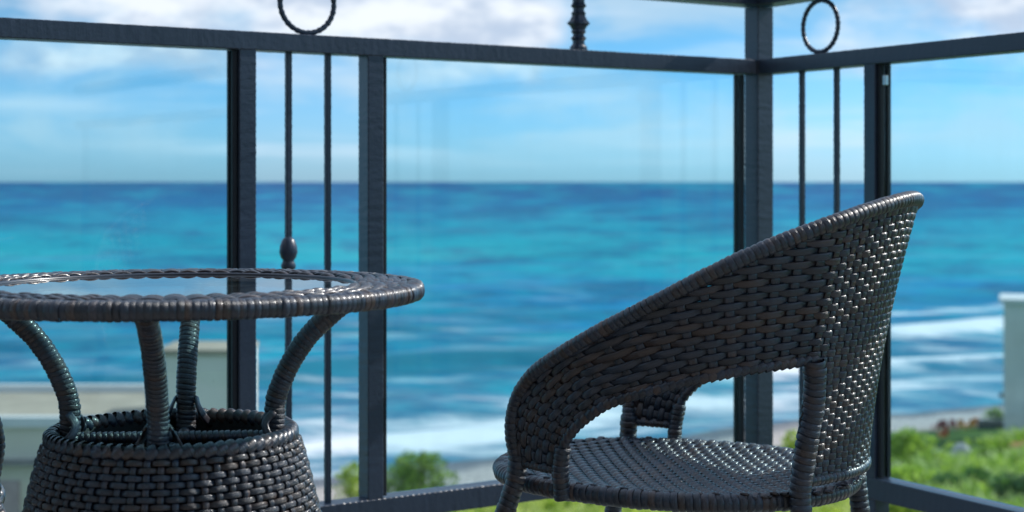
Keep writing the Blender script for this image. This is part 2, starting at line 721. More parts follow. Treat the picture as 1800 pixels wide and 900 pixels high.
def ring(e, n, t, z0, z1):
    c_ = e * t + UP * ((z0 + z1) / 2)
    r = (z1 - z0) / 2 - 0.0052
    pts = [c_ + e * (r * math.cos(a)) + UP * (r * math.sin(a)) for a in [2 * math.pi * i / 120 for i in range(120)]]
    mb = MB()
    mb.tube(pts, [0.0052 + .0008 * math.sin(i * 2 * math.pi / 4.0) * (1 if i % 8 < 4 else .4) for i in range(120)], 8, True)
    mb.build('ring', M_RAIL, rail, smooth=True)


def spindle(e, n, t, z0, z1):
    H = z1 - z0
    prof = [(.019, 0), (.019, .008), (.013, .016), (.013, .024), (.017, .030), (.012, .036), (.012, .040), (.016, .045), (.014, .050), (.019, .060),
            (.024, .064), (.024, .068), (.019, .073), (.014, .085), (.016, .090), (.012, .096), (.012, .102), (.017, .108), (.013, .115), (.013, .124), (.019, .132), (.019, .140)]
    mb = MB()
    mb.lathe(e * t + UP * z0, [(r, z * H / .140) for r, z in prof], 12)
    mb.build('spindle', M_RAIL, rail)


# left run
tp1, tp2 = on_run(E1, 428), on_run(E1, 652)
tpC = 0.028
for t in (tp1, tp2):
    post(E1, N1, t)
glazed(E1, N1, tpC - RW / 2 + .026, tp2)
tbay = tp1 - tp2
tL = tp1 + (tp2 - tpC) + 0.05
post(E1, N1, tL)
glazed(E1, N1, tp1, tL)
post(E1, N1, tL + tbay)
glazed(E1, N1, tL + tbay, 4.40)
for px, knob in ((507, z_at(447, 2.9)), (576, None)):
    baluster(E1, N1, on_run(E1, px), Z_BOT - .002, Z_MID - RH + .001, knob)
for k, f in enumerate((0.33, 0.67)):
    baluster(E1, N1, tL + tbay * f, Z_BOT - .002, Z_MID - RH + .001, None if k else 0.70)
for t in (on_run(E1, 540), tL + tbay / 2):
    ring(E1, N1, t, Z_MID, Z_HAND + .002)
spindle(E1, N1, on_run(E1, 1017), Z_MID, Z_HAND + .002)
spindle(E1, N1, (tp1 + tL) / 2 + 0.02, Z_MID, Z_HAND + .002)
# right run
tp3 = on_run(E2, 1541)
post(E2, N2, tp3)
tR = tp3 + (tp2 - tpC)
glazed(E2, N2, tp3, tR)
post(E2, N2, tR)
post(E2, N2, tR + tp3)
glazed(E2, N2, tR + tp3, 4.40)
for px in (1410, 1471):
    baluster(E2, N2, on_run(E2, px), Z_BOT - .002, Z_MID - RH + .001)
for f in (0.33, 0.67):
    baluster(E2, N2, tR + tp3 * f, Z_BOT - .002, Z_MID - RH + .001)
for t in (on_run(E2, 1442), tR + tp3 / 2):
    ring(E2, N2, t, Z_MID, Z_HAND + .002)
spindle(E2, N2, (tp3 + tR) / 2, Z_MID, Z_HAND + .002)

# ---------------------------------------------------------------- wicker table
TX, TY = -0.4064, 1.875
table = empty('wicker_table', (TX, TY, 0), R(4.5))
tag(table, 'round dark wicker bistro table with glass centre and woven basket base', 'table')
ZT = 0.700
RO, RI = 0.300, 0.219
# rim core with the woven top
mb = MB()
mb.lathe((0, 0, 0), [(RI - .004, ZT - .018), (RI - .004, ZT - .010), (RI + .002, ZT - .0065), (RO - .012, ZT - .0055), (RO - .004, ZT - .008), (RO - .003, ZT - .016), (RO - .012, ZT - .020), (RI + .004, ZT - .020), (RI - .004, ZT - .018)], 96, cap=False)
trim = mb.build('table_rim', M_CORE, table, smooth=True)
NST = 66
rows = 8
for k in range(rows):
    r0 = RI + 0.004 + (RO - 0.012 - RI - 0.004) * (k + 0.5) / rows
    pts, nr = [], []
    N = NST * 5
    for i in range(N):
        x = i / 5
        a = 2 * math.pi * x / NST
        sg = 1 if k % 2 else -1
        wob = 0.0012 * mnoise(Vector((x * .7, k * 3.1, 0)))
        rr = r0 + wob
        pts.append(Vector((rr * math.cos(a), rr * math.sin(a), ZT - 0.0035 + sg * 0.0028 * wave(x) - 0.002 * max(0, (k - 5.5) / 2))))
        nr.append(Vector((0, 0, 1)))
    mb = MB()
    strand(mb, pts, nr, 0.0095, 0.0042, 8, True)
    mb.build('weaver', M_WICK, trim, smooth=True)
for j in range(NST):
    a = 2 * math.pi * j / NST
    pts, nr = [], []
    for i in range(rows * 3 + 1):
        k = i / 3 - 0.5
        r0 = RI + 0.002 + (RO - 0.010 - RI - 0.002) * i / (rows * 3)
        sg = 1 if j % 2 else -1
        pts.append(Vector((r0 * math.cos(a), r0 * math.sin(a), ZT - 0.0038 + sg * 0.0012 * wave(k))))
        nr.append(Vector((0, 0, 1)))
    mb = MB()
    strand(mb, pts, nr, 0.0085, 0.0030, 6)
    mb.build('stake', M_WICK, trim, smooth=True)
# inner edge strand
pts = [Vector((RI * math.cos(2 * math.pi * i / 90), RI * math.sin(2 * math.pi * i / 90), ZT - .0045)) for i in range(90)]
mb = MB()
mb.tube(pts, 0.0026, 8, True)
mb.build('inner_edge', M_WICK, trim, smooth=True)
# outer edge: upright turns of strand
prof = [(RO - .016, ZT - .0022), (RO - .009, ZT - .0014), (RO - .0035, ZT - .0030), (RO - .0008, ZT - .0068), (RO, ZT - .0115), (RO - .0008, ZT - .0162), (RO - .004, ZT - .0200), (RO - .011, ZT - .0215), (RO - .020, ZT - .0208)]
NB = 236
wb = 2 * RO * math.sin(math.pi / NB) * 1.06


def edge_band(name, k):
    vs, fs, uv = [], [], []
    cols = 6
    for i, (r, z) in enumerate(prof):
        p0, p1 = prof[max(0, i - 1)], prof[min(len(prof) - 1, i + 1)]
        t = Vector((p1[0] - p0[0], p1[1] - p0[1])).normalized()
        nx, nz = -t.y, t.x
        for c_ in range(cols):
            u = -0.5 + c_ / (cols - 1)
            b = 0.0014 * math.sqrt(max(0, 1 - (2 * abs(u)) ** 2.5)) * (1 + .3 * k)
            vs.append((r + nx * b, u * wb + 0.0006 * k * (z - ZT) * 30, z + nz * b))
            uv.append((c_ / (cols - 1), z + i * 0.003))
    for i in range(len(prof) - 1):
        for c_ in range(cols - 1):
            a = i * cols + c_
            fs.append((a, a + cols, a + cols + 1, a + 1))
    m_ = MB()
    m_.v, m_.f, m_.uv = vs, fs, uv
    return m_


protos = []
for k in (-1, 0, 1):
    protos.append(edge_band('edge_wrap', k).build('edge_wrap', M_WICK, trim, smooth=True))
for i in range(NB):
    a = 2 * math.pi * (i + random.uniform(-.08, .08)) / NB
    o = protos[i] if i < 3 else link('edge_wrap', random.choice(protos).data, trim)
    o.rotation_euler = (0, 0, a)
    o.scale = (1 + random.uniform(-.0025, .003), 1 + random.uniform(-.05, .15), 1)
# glass disc
mb = MB()
mb.lathe((0, 0, 0), [(RI - .001, ZT - .0105), (RI - .001, ZT - .0045)], 96)
mb.build('glass_top', M_TABLEGLASS, table)

# basket base
ZP = 0.518


def pot_r(z):
    p = [(0.0, .218), (0.10, .216), (0.25, .204), (0.36, .183), (0.42, .172), (0.47, .160), (0.50, .152), (0.515, .146), (0.53, .140)]
    for (a, ra), (b, rb) in zip(p, p[1:]):
        if z <= b:
            f = (z - a) / (b - a)
            return ra + (rb - ra) * f
    return p[-1][1]


mb = MB()
mb.lathe((0, 0, 0), [(pot_r(z) - .008, z) for z in (0.02, .1, .2, .3, .4, .45, .49, .515)] + [(pot_r(z) - .014, z) for z in (.515, .45, .4, .3, .2, .1, .03)], 64, cap=False)
mb.lathe((0, 0, 0), [(.205, .006), (.205, .022)], 64)
basket = mb.build('basket', M_CORE, table, smooth=True)
NPS = 62
prow = 0.0077
nrow = int((ZP - 0.012) / prow)
for k in range(nrow):
    z = ZP - 0.006 - prow * (k + 0.5)
    r0 = pot_r(z)
    sl = (pot_r(z - .01) - pot_r(z + .01)) / .02
    near = k < 26
    sub = 6 if near else 4
    pts, nr = [], []
    ph = random.random()
    for i in range(NPS * sub):
        x = i / sub
        a = 2 * math.pi * x / NPS
        sg = 1 if k % 2 else -1
        off = sg * 0.0030 * wave(x)
        nv = Vector((math.cos(a), math.sin(a), sl)).normalized()
        p = Vector((r0 * math.cos(a), r0 * math.sin(a), z + 0.0007 * mnoise(Vector((x * .5, k * 5.3, 1)))))
        pts.append(p + nv * off)
        nr.append(nv)
    mb = MB()
    strand(mb, pts, nr, 0.0072, 0.0040, 8 if near else 6, True)
    mb.build('weaver', M_WICK, basket, smooth=True)
for j in range(NPS):
    a = 2 * math.pi * j / NPS
    pts, nr = [], []
    for i in range(nrow * 2 + 1):
        k = i / 2 - 0.5
        z = ZP - 0.006 - prow * (k + .5)
        sg = -1 if (j % 2) else 1
        rr = pot_r(z) + sg * 0.0020 * wave(k)
        pts.append(Vector((rr * math.cos(a), rr * math.sin(a), z)))
        nr.append(Vector((math.cos(a), math.sin(a), 0)))
    mb = MB()
    strand(mb, pts, nr, 0.0078, 0.0036, 6)
    mb.build('stake', M_WICK, basket, smooth=True)
rimp = [Vector((.1405 * math.cos(2 * math.pi * i / 80), .1405 * math.sin(2 * math.pi * i / 80), ZP)) for i in range(80)]
mb = MB()
mb.tube(rimp, 0.0078, 8, True)
prim = mb.build('basket_rim', M_CORE, basket, smooth=True)
wrap_tube(rimp, 0.0078, 0.0125, 'rim_wrap', basket, M_WICK, closed=True, tilt=0.55, ratio=1.25, th=.22)
# crossbars inside the mouth
for ang in (0, math.pi / 2):
    d = Vector((math.cos(ang), math.sin(ang), 0))
    zc = ZP - 0.004 - (0.012 if ang else 0)
    pth = [d * -.134 + UP * zc, d * .134 + UP * zc]
    mb = MB()
    mb.tube(pth, 0.0058, 8)
    cb = mb.build('crossbar', M_CORE, table, smooth=True)
    wrap_tube(pth, 0.0058, 0.0068, 'crossbar_wrap', cb, M_WICK, tilt=.3, th=.2)
# four curved legs
for q in range(4):
    d = Vector((math.cos(q * math.pi / 2), math.sin(q * math.pi / 2), 0))
    ctrl = [(.121, .496), (.121, .532), (.123, .561), (.138, .598), (.160, .632), (.186, .658), (.212, .678)]
    pth = smooth_path([d * r + UP * z for r, z in ctrl], 0.006)
    mb = MB()
    mb.tube(pth, 0.0117, 12)
    lg = mb.build('leg', M_CORE, table, smooth=True)
    wrap_tube(pth, 0.0117, 0.0062, 'leg_wrap', lg, M_WICK, tilt=.16, ratio=1.12, th=.10, jit=.03)
    # strands lashing the foot of the leg to the basket rim
    side = Vector((-d.y, d.x, 0))
    for s_ in (-1, 1):
        c1 = [d * .121 + UP * .545 + side * (s_ * .013), d * .111 + UP * .532 + side * (s_ * .018), d * .117 + UP * .517 + side * (s_ * .026), d * .132 + UP * .509 + side * (s_ * .030)]
        pts = smooth_path(c1, .005)
        mb = MB()
        strand(mb, pts, [side * s_ - d * .6 for _ in pts], 0.010, 0.004, 8)
        mb.build('lashing', M_WICK, lg, smooth=True)

# ---------------------------------------------------------------- wicker chair
CC = Vector((0.244, 2.284, 0))
FA = math.atan2(0.446, -0.895)          # facing direction
Fv = Vector((math.cos(FA), math.sin(FA), 0))
Lv = Vector((-Fv.y, Fv.x, 0))
SA, SB = 0.275, 0.222
ZS = 0.408


def plan(phi, e, n_=2.25):
    c_, s_ = math.cos(phi), math.sin(phi)
    bk = max(0.0, -c_)
    n_ = 2.25 - 0.25 * bk
    x = (SA - 0.014 * bk) * math.copysign(abs(c_) ** (2 / n_), c_)
    y = SB * math.copysign(abs(s_) ** (2 / n_), s_)
    # outward normal of the superellipse
    nx = abs(c_) ** (2 - 2 / n_) / SA
    ny = abs(s_) ** (2 - 2 / n_) / SB
    v = Vector((math.copysign(nx, c_), math.copysign(ny, s_))).normalized()
    return Vector((x + v.x * e, y + v.y * e, 0)), Vector((v.x, v.y, 0))


def flare(phi, z):
    vn = max(0.0, (z - 0.40) / 0.40)
    a = abs((math.degrees(phi) + 180) % 360 - 180)
    bulge = 0.016 * math.exp(-((z - .475) / .05) ** 2) * max(0, min(1, (75 - a) / 20))
    crease = 0.006 * max(0.0, 1 - abs(a - 146.0) / 9.0)
    return 0.006 + 0.072 * vn ** 1.6 + bulge + crease


def S(phi, z, off=0.0):
    p, n = plan(phi, flare(phi, z) + off)
    p.z = z
    return p


def to_world(p):
    return CC + Fv * p.x + Lv * p.y + UP * p.z


def solve(px, py):
    """phi, z on the shell's near side that stands at a measured spot of the photograph"""
    z = 0.6
    lo = hi = 0
    for _ in range(25):
        lo, hi = R(30), R(180)
        for _ in range(30):
            mid = (lo + hi) / 2
            w = to_world(S(mid, z))
            if 900 + F_PX * w.x / w.y < px:
                lo = mid
            else:
                hi = mid
        w = to_world(S(lo, z))
        z = CAM_H - (py - 319) * w.y / F_PX
    return lo, z


T_IMG = [(910, 812), (899, 755), (908, 702), (938, 656), (1003, 612), (1104, 557), (1204, 504), (1303, 455), (1403, 413), (1484, 384)]
B_IMG = [(985, 828), (990, 788), (1005, 758), (1040, 727), (1090, 702), (1165, 681), (1235, 665), (1305, 651), (1370, 641), (1430, 632)]
T_C = [solve(*p) for p in T_IMG]
B_C = [solve(*p) for p in B_IMG]
PHI_T, Z_T = T_C[-1]
PHI_B, Z_B = B_C[-1]
ZC_TOP = 0.797
RIDGE_LOW = []
for p_ in ((1404, 880), (1415, 790), (1431, 700)):
    a_, z_ = solve(*p_)
    RIDGE_LOW.append((z_, math.degrees(a_)))
print('ridge low', RIDGE_LOW, PHI_B, Z_B)
Z_LOW = 0.424


def cr(tab, t):
    """smooth interpolation in a table of pairs"""
    n = len(tab) - 1
    x = max(0.0, min(1.0, t)) * n
    i = min(n - 1, int(x))
    f = x - i
    g = lambda k: tab[max(0, min(n, k))]
    out = []
    for c_ in (0, 1):
        a, b, c2, d = g(i - 1)[c_], g(i)[c_], g(i + 1)[c_], g(i + 2)[c_]
        out.append(0.5 * (2 * b + (c2 - a) * f + (2 * a - 5 * b + 4 * c2 - d) * f * f + (3 * b - a - 3 * c2 + d) * f ** 3))
    return out


def ridge_phi(z):
    tab = RIDGE_LOW + [(Z_B, math.degrees(PHI_B)), (0.66, (math.degrees(PHI_B) + math.degrees(PHI_T)) / 2 + .3), (Z_T, math.degrees(PHI_T))]
    for (a, pa), (b, pb) in zip(tab, tab[1:]):
        if z <= b:
            return R(pa + (pb - pa) * max(0, (z - a)) / (b - a))
    return PHI_T


NA, NBK = 20, 22          # weave cells along an arm and across the back
NR_BACK, NR_LOW = 42, 21  # rows in the back, rows below the arms
print('ridge', math.degrees(PHI_T), Z_T, math.degrees(PHI_B), Z_B, [tuple(round(v, 3) for v in p) for p in T_C])


def top_z_back(phi):
    f = 1 - abs(math.pi - phi) / (math.pi - PHI_T)
    return Z_T + (ZC_TOP - Z_T) * math.sin(max(0, min(1, f)) * math.pi / 2)


def arm_pt(t, k, off=0.0):
    """point on the near arm: t 0 (front foot) .. 1 (ridge), k rows above the lower edge"""
    b, tp = cr(B_C, t), cr(T_C, t)
    w = (S(tp[0], tp[1]) - S(b[0], b[1])).length
    full = (NR_BACK - NR_LOW)
    dr = ROWW
    f = k * dr / w if w > 0 else 0
    return b[0] + (tp[0] - b[0]) * f, b[1] + (tp[1] - b[1]) * f, f


ROWW = (S(PHI_T, Z_T) - S(PHI_B, Z_B)).length / (NR_BACK - NR_LOW)


def back_pt(x, k):
    """x 0..1 across the back, k row index from the bottom"""
    # ridge row height
    if k <= NR_LOW:
        zr = Z_LOW + (Z_B - Z_LOW) * k / NR_LOW
    else:
        zr = Z_B + (Z_T - Z_B) * (k - NR_LOW) / (NR_BACK - NR_LOW)
    p0 = ridge_phi(zr)
    phi = p0 + (2 * math.pi - 2 * p0) * x
    lift = (k / NR_BACK) ** 3 * (top_z_back(PHI_T + (2 * math.pi - 2 * PHI_T) * x) - Z_T)
    return phi, zr + lift


def shell(x, k):
    """global weave coordinate: x in cells 0..NA near arm, ..NA+NBK back, ..2NA+NBK far arm"""
    if x <= NA:
        phi, z, f = arm_pt(x / NA, k - NR_LOW)
        return phi, z, f
    if x >= NA + NBK:
        phi, z, f = arm_pt((2 * NA + NBK - x) / NA, k - NR_LOW)
        return 2 * math.pi - phi, z, f
    phi, z = back_pt((x - NA) / NBK, k)
    return phi, z, k / NR_BACK


def shell_pn(x, k):
    phi, z, f = shell(x, k)
    p = S(phi, z)
    dp = S(phi + .01, z) - p
    dz_ = S(phi, z + .01) - p
    n = dp.cross(dz_).normalized()
    return p, n, f


chair = empty('wicker_chair', (CC.x, CC.y, 0), FA)
CHAIR_GROUP = 'dark wicker armchairs at the table'
tag(chair, 'dark wicker armchair with woven seat and sweeping arms, right of the table, seen whole', 'chair', CHAIR_GROUP)

# top rail: from the near front foot over the back to the far front foot
near_top = [S(*cr(T_C, i / 40)) for i in range(41)]
back_top = [S(p, top_z_back(p)) for p in [PHI_T + (2 * math.pi - 2 * PHI_T) * i / 24 for i in range(1, 24)]]
mir = lambda v: Vector((v.x, -v.y, v.z))
top_path = near_top + back_top + [mir(v) for v in reversed(near_top)]
# soften
for _ in range(3):
    top_path = [top_path[0]] + [(a + b * 2 + c_) / 4 for a, b, c_ in zip(top_path, top_path[1:], top_path[2:])] + [top_path[-1]]
RT = 0.0092
mb = MB()
mb.tube(top_path, RT, 10)
top_rail = mb.build('top_rail', M_CORE, chair, smooth=True)
wrap_tube(top_path, RT, 0.0088, 'rail_wrap', top_rail, M_WICK, tilt=.14, ratio=1.10, th=.16, jit=.04)

# backrest posts continuing down into the rear legs; lower edge tubes of the arms
def tube_part(name, pts, r, parent, wrapname=None, pitch=.0088, n=10, mat=None, **kw):
    mb_ = MB()
    mb_.tube(pts, r, n)
    o_ = mb_.build(name, mat or M_CORE, parent, smooth=True)
    if wrapname:
        wrap_tube(pts, r, pitch, wrapname, o_, M_WICK, **kw)
    return o_


back_parts = []
for sgn in (1, -1):
    fl = (lambda v: v) if sgn == 1 else mir
    # rear leg + post up to the lower edge of the arm
    up_pts = [S(ridge_phi(z), z, .002) for z in (Z_B - .005, .56, .52, .48, .44, .41)]
    base = up_pts[-1]
    rad = Vector((base.x, base.y, 0)).normalized()
    dn = [base + rad * .004 - UP * .04, base + rad * .022 - UP * .16, base + rad * .050 - UP * .28, base + rad * .078 - UP * .410]
    pth = smooth_path([fl(v) for v in up_pts + dn], .01)
    tube_part('rear_leg', pth, 0.0135, chair, 'leg_wrap', .0092, tilt=.1, ratio=1.1, th=.14, r_end=.0125)
    # front leg
    st = S(*T_C[0])
    rad = (Vector((1, 0.62, 0))).normalized()
    fp = [st + UP * .006, st - UP * .022 + rad * .002, st - UP * .06 + rad * .014, st - UP * .16 + rad * .046, Vector((st.x, st.y, 0.0)) + rad * .108]
    pth = smooth_path([fl(v) for v in fp], .01)
    tube_part('front_leg', pth, 0.0125, chair, 'leg_wrap', .0092, tilt=.1, ratio=1.1, th=.14)
    # lower edge of the arm, ending in a short post on the seat edge
    st = S(*B_C[0])
    lp = [Vector((st.x, st.y, ZS - .004)) - Vector((0, .006, 0))] + [S(*cr(B_C, i / 30)) for i in range(0, 31)]
    pth = [fl(v) for v in lp]
    arm = tube_part('armrest', pth, 0.0066, chair, 'edge_wrap', .0105, tilt=.35, ratio=1.15, th=.10, jit=.02, mat=M_WICK)
    low = smooth_path([fl(v) for v in [lp[0] - UP * .012, lp[1], S(*cr(B_C, .10))]], .006)
    tube_part('arm_post', low, 0.0105, chair, 'post_wrap', .0085, tilt=.12, ratio=1.1, th=.14)
    # bottom bar between the two feet of the arm
    bp = [fl(S(*[a + (b - a) * f for a, b in zip(B_C[0], T_C[0])])) for f in (0, .25, .5, .75, 1)]
    tube_part('arm_bar', bp, 0.005, chair, 'bar_wrap', .0075, tilt=.2, ratio=1.1, th=.2)
    back_parts.append(arm)

# backrest: bottom bar plus woven strands
bb = [S(*back_pt(i / 24, 0)) for i in range(25)]
backrest = tube_part('backrest', bb, 0.0065, chair, 'bar_wrap', .0085, tilt=.2, ratio=1.1, th=.2)

AMP = 0.0029
SUBS = 6
XE = 2 * NA + NBK
for k2 in range(NR_BACK - 1):
    k = k2 + 0.75
    if k < NR_LOW:
        x0, x1 = NA - 0.0, NA + NBK + 0.0
        xs = [x0 + (x1 - x0) * i / (NBK * SUBS) for i in range(NBK * SUBS + 1)]
    else:
        # row leaves the top rail where the arm becomes wide enough
        x0 = 0.0
        for i in range(NA * 8 + 1):
            if shell(i / 8, k)[2] < 0.975:
                x0 = i / 8
                break
        n = int((XE - 2 * x0) * SUBS)
        xs = [x0 + (XE - 2 * x0) * i / n for i in range(n + 1)]
    pts, nr = [], []
    sg = 1 if k2 % 2 else -1
    for x in xs:
        p, nn, f = shell_pn(x, k)
        j_ = 0.0006 * mnoise(Vector((x * .6, k2 * 4.7, 2)))
        pts.append(p + nn * (sg * AMP * wave(x)) + UP * j_)
        nr.append(nn)
    mb = MB()
    strand(mb, pts, nr, 0.0102, 0.0044, 8)
    mb.build('weaver', M_WICK, backrest, smooth=True)
for j in range(1, XE):
    pts, nr = [], []
    arm_side = j < NA or j > NA + NBK
    k0 = NR_LOW if arm_side else 0
    steps = 2 * (NR_BACK - k0)
    for i in range(steps + 1):
        k = k0 + i / 2
        p, nn, f = shell_pn(j, k)
        if f > 1.0:
            break
        sg = -1 if j % 2 else 1
        pts.append(p + nn * (sg * 0.0021 * wave(k - 0.75)))
        nr.append(nn)
    if len(pts) > 2:
        mb = MB()
        strand(mb, pts, nr, 0.0125 if arm_side else 0.0100, 0.0036, 8)
        par = backrest if not arm_side else (back_parts[0] if j < NA else back_parts[1])
        mb.build('stake', M_WICK, par, smooth=True)

# seat
seat_path = []
for i in range(72):
    p, n = plan(2 * math.pi * i / 72, -.012)
    p.z = ZS - .012
    seat_path.append(p)
mb = MB()
mb.tube(seat_path, .0115, 10, True)
seat = mb.build('seat', M_CORE, chair, smooth=True)
wrap_tube(seat_path, .0115, .0098, 'seat_wrap', seat, M_WICK, closed=True, tilt=.12, ratio=1.1, th=.16)


def inside_y(x):
    f = 1 - (abs(x) / (SA - .014)) ** 2.25
    return (SB - .014) * max(0, f) ** (1 / 2.25)


def inside_x(y):
    f = 1 - (abs(y) / (SB - .014)) ** 2.25
    return (SA - .014) * max(0, f) ** (1 / 2.25)


WS, SS = 0.0112, 0.0175      # spacing of seat weavers (run side to side) and stakes (run front to back)
nw = int(2 * (SA - .016) / WS)


def seat_z(x, y):
    return ZS - 0.001 - 0.010 * math.cos(min(1, (x / SA) ** 2 + (y / SB) ** 2) * math.pi / 2)


for i in range(nw + 1):
    x = -(SA - .018) + i * (2 * (SA - .018)) / nw
    Y = inside_y(x) + .003
    n = max(8, int(2 * Y / SS * 6))
    sg = 1 if i % 2 else -1
    pts, nr = [], []
    for q in range(n + 1):
        y = -Y + 2 * Y * q / n
        pts.append(Vector((x + .0006 * mnoise(Vector((y * 30, i * 3.3, 5))), y, seat_z(x, y) + sg * .0030 * wave(y / SS))))
        nr.append(UP.copy())
    mb = MB()
    strand(mb, pts, nr, 0.0112, 0.0040, 8)
    mb.build('seat_weaver', M_WICK, seat, smooth=True)
ns = int((SB - .016) / SS)
for j in range(-ns, ns + 1):
    y = j * SS
    X = inside_x(y) + .003
    n = int(2 * X / WS * 2)
    pts, nr = [], []
    for q in range(n + 1):
        x = -X + 2 * X * q / n
        pts.append(Vector((x, y, seat_z(x, y) - .0008)))
        nr.append(UP.copy())
    mb = MB()
    strand(mb, pts, nr, 0.0095, 0.0034, 6)
    mb.build('seat_stake', M_WICK, seat, smooth=True)


def kids(o):
    return [c_ for c_ in bpy.data.objects if c_.parent == o]


def copy_tree(root, kidmap):
    r = root.copy()
    COL.objects.link(r)
    for ch in kidmap.get(root.name, []):
        c_ = ch.copy()
        COL.objects.link(c_)
        c_.parent = r
        for g in kidmap.get(ch.name, []):
            d = g.copy()
            COL.objects.link(d)
            d.parent = c_
    return r


kidmap = {}
for o in bpy.data.objects:
    if o.parent:
        kidmap.setdefault(o.parent.name, []).append(o)
chair2 = copy_tree(chair, kidmap)
chair2['label'] = 'brown-black wicker armchair at the left edge, only the curve of one arm showing'
a2 = R(52)
chair2.rotation_euler = (0, 0, a2)
# near-side front foot of its arm sits just inside the left edge
f2 = Vector((math.cos(a2), math.sin(a2), 0))
l2 = Vector((-f2.y, f2.x, 0))
lp = S(*T_C[1])
tgt = Vector(((-5 - 900) / F_PX * 2.0, 2.0, 0))
chair2.location = tgt - f2 * lp.x + l2 * lp.y

# ---------------------------------------------------------------- far scenery
SEA_Z = -24.18
SL = 0.62
SQ = math.sqrt(1 + SL * SL)


def wcoord(X, Y):
    return (Y - SL * X) / SQ


def img2w(px, py, z):
    Y = (CAM_H - z) * F_PX / (py - 319.0)
    return Vector(((px - 900) / F_PX * Y, Y, z))


# sea -----------------------------------------------------------
m_sea, nt = material('sea_water')
geo = nt.node('ShaderNodeNewGeometry')
X_, Y_, Z_ = nt.sep(geo.outputs['Position'])
dist = nt.m('SQRT', nt.m('ADD', nt.m('MULTIPLY', X_, X_), nt.m('MULTIPLY', Y_, Y_)))
W_ = nt.m('DIVIDE', nt.m('SUBTRACT', Y_, nt.m('MULTIPLY', X_, SL)), SQ)
ld = nt.m('LOGARITHM', dist, math.e)
lv_ = nt.xyz(nt.m('MULTIPLY', nt.m('DIVIDE', X_, dist), 5.0), nt.m('MULTIPLY', ld, 9.0), 0.0)
big = nt.noise(lv_, 1.0, 4, 0.6, 0.3)
lv2 = nt.xyz(nt.m('MULTIPLY', nt.m('DIVIDE', X_, dist), 26.0), nt.m('MULTIPLY', ld, 60.0), 4.0)
fine = nt.noise(lv2, 1.0, 5, 0.65, 0.2)
g = nt.m('DIVIDE', 68.75, dist)      # shallow water near the shore, deep far out
g = nt.m('ADD', g, nt.m('MULTIPLY', nt.m('SUBTRACT', big, 0.5), nt.m('ADD', 0.05, nt.m('MULTIPLY', g, 0.85))))
base = nt.ramp(g, [(0.0, (0.0, 0.095, 0.26)), (0.035, (0.0, 0.15, 0.34)), (0.085, (0.0, 0.31, 0.42)), (0.13, (0.0, 0.41, 0.46)),
                   (0.19, (0.002, 0.24, 0.47)), (0.26, (0.008, 0.25, 0.38)), (0.35, (0.025, 0.25, 0.37)), (0.46, (0.09, 0.25, 0.36)), (0.60, (0.17, 0.29, 0.38))])
col = nt.mix(nt.m('MULTIPLY', nt.sstep(fine, 0.35, 0.65), nt.sstep(g, 0.0, 0.06)), nt.mix(1.0, base, (0.72, 0.80, 0.86), 'MULTIPLY'), base)
att = nt.node('ShaderNodeAttribute')
att.attribute_name = 'foam'
fo = att.outputs['Fac']
fn = nt.noise(nt.xyz(nt.m('MULTIPLY', X_, 0.05), nt.m('MULTIPLY', Y_, 0.14), 0.0), 1.0, 6, 0.7, 0.4)
for sx_, sy_, off_, amt in ((11.0, 34.0, 31.0, 0.9), (24.0, 95.0, 37.0, 0.75), (60.0, 260.0, 43.0, 0.5)):
    pv = nt.xyz(nt.m('MULTIPLY', nt.m('DIVIDE', X_, dist), sx_), nt.m('MULTIPLY', nt.m('DIVIDE', 68.75, dist), sy_), off_)
    pn = nt.noise(pv, 1.0, 4, 0.6, 0.35)
    col = nt.mix(nt.m('MULTIPLY', nt.sstep(pn, 0.53, 0.66), 0.55 * amt), col, (0.0, 0.36, 0.46))
    col = nt.mix(nt.m('MULTIPLY', nt.sstep(pn, 0.48, 0.34), 0.78 * amt), col, (0.0, 0.105, 0.24))
AL_ = nt.m('DIVIDE', nt.m('ADD', X_, nt.m('MULTIPLY', Y_, SL)), SQ)
sw = nt.noise(nt.xyz(nt.m('MULTIPLY', W_, 0.085), nt.m('MULTIPLY', AL_, 0.010), 51.0), 1.0, 4, 0.6, 0.25)
swa = nt.m('MULTIPLY', nt.sstep(g, 0.09, 0.25), 0.75)
col = nt.mix(nt.m('MULTIPLY', nt.sstep(sw, 0.47, 0.36), swa), col, (0.002, 0.155, 0.25))  # shade on the swell faces, painted into the water colour
col = nt.mix(nt.m('MULTIPLY', nt.sstep(sw, 0.55, 0.68), nt.m('MULTIPLY', swa, 0.4)), col, (0.28, 0.50, 0.60))  # lighter swell tops, likewise painted in as colour
lvl = nt.noise(nt.xyz(nt.m('MULTIPLY', nt.m('DIVIDE', X_, dist), 7.0), nt.m('MULTIPLY', ld, 26.0), 15.0), 1.0, 5, 0.62, 0.4)
col = nt.mix(nt.m('MULTIPLY', nt.sstep(lvl, 0.50, 0.72), nt.m('ADD', 0.12, nt.m('MULTIPLY', g, 0.45))), col, (0.30, 0.48, 0.60))
col = nt.mix(nt.m('MULTIPLY', nt.sstep(lvl, 0.48, 0.30), 0.55), col, nt.mix(1.0, col, (0.35, 0.62, 0.72), 'MULTIPLY'))
fm = nt.sstep(nt.m('ADD', fo, nt.m('MULTIPLY', nt.m('SUBTRACT', fn, 0.5), 2.4)), 0.22, 1.0)
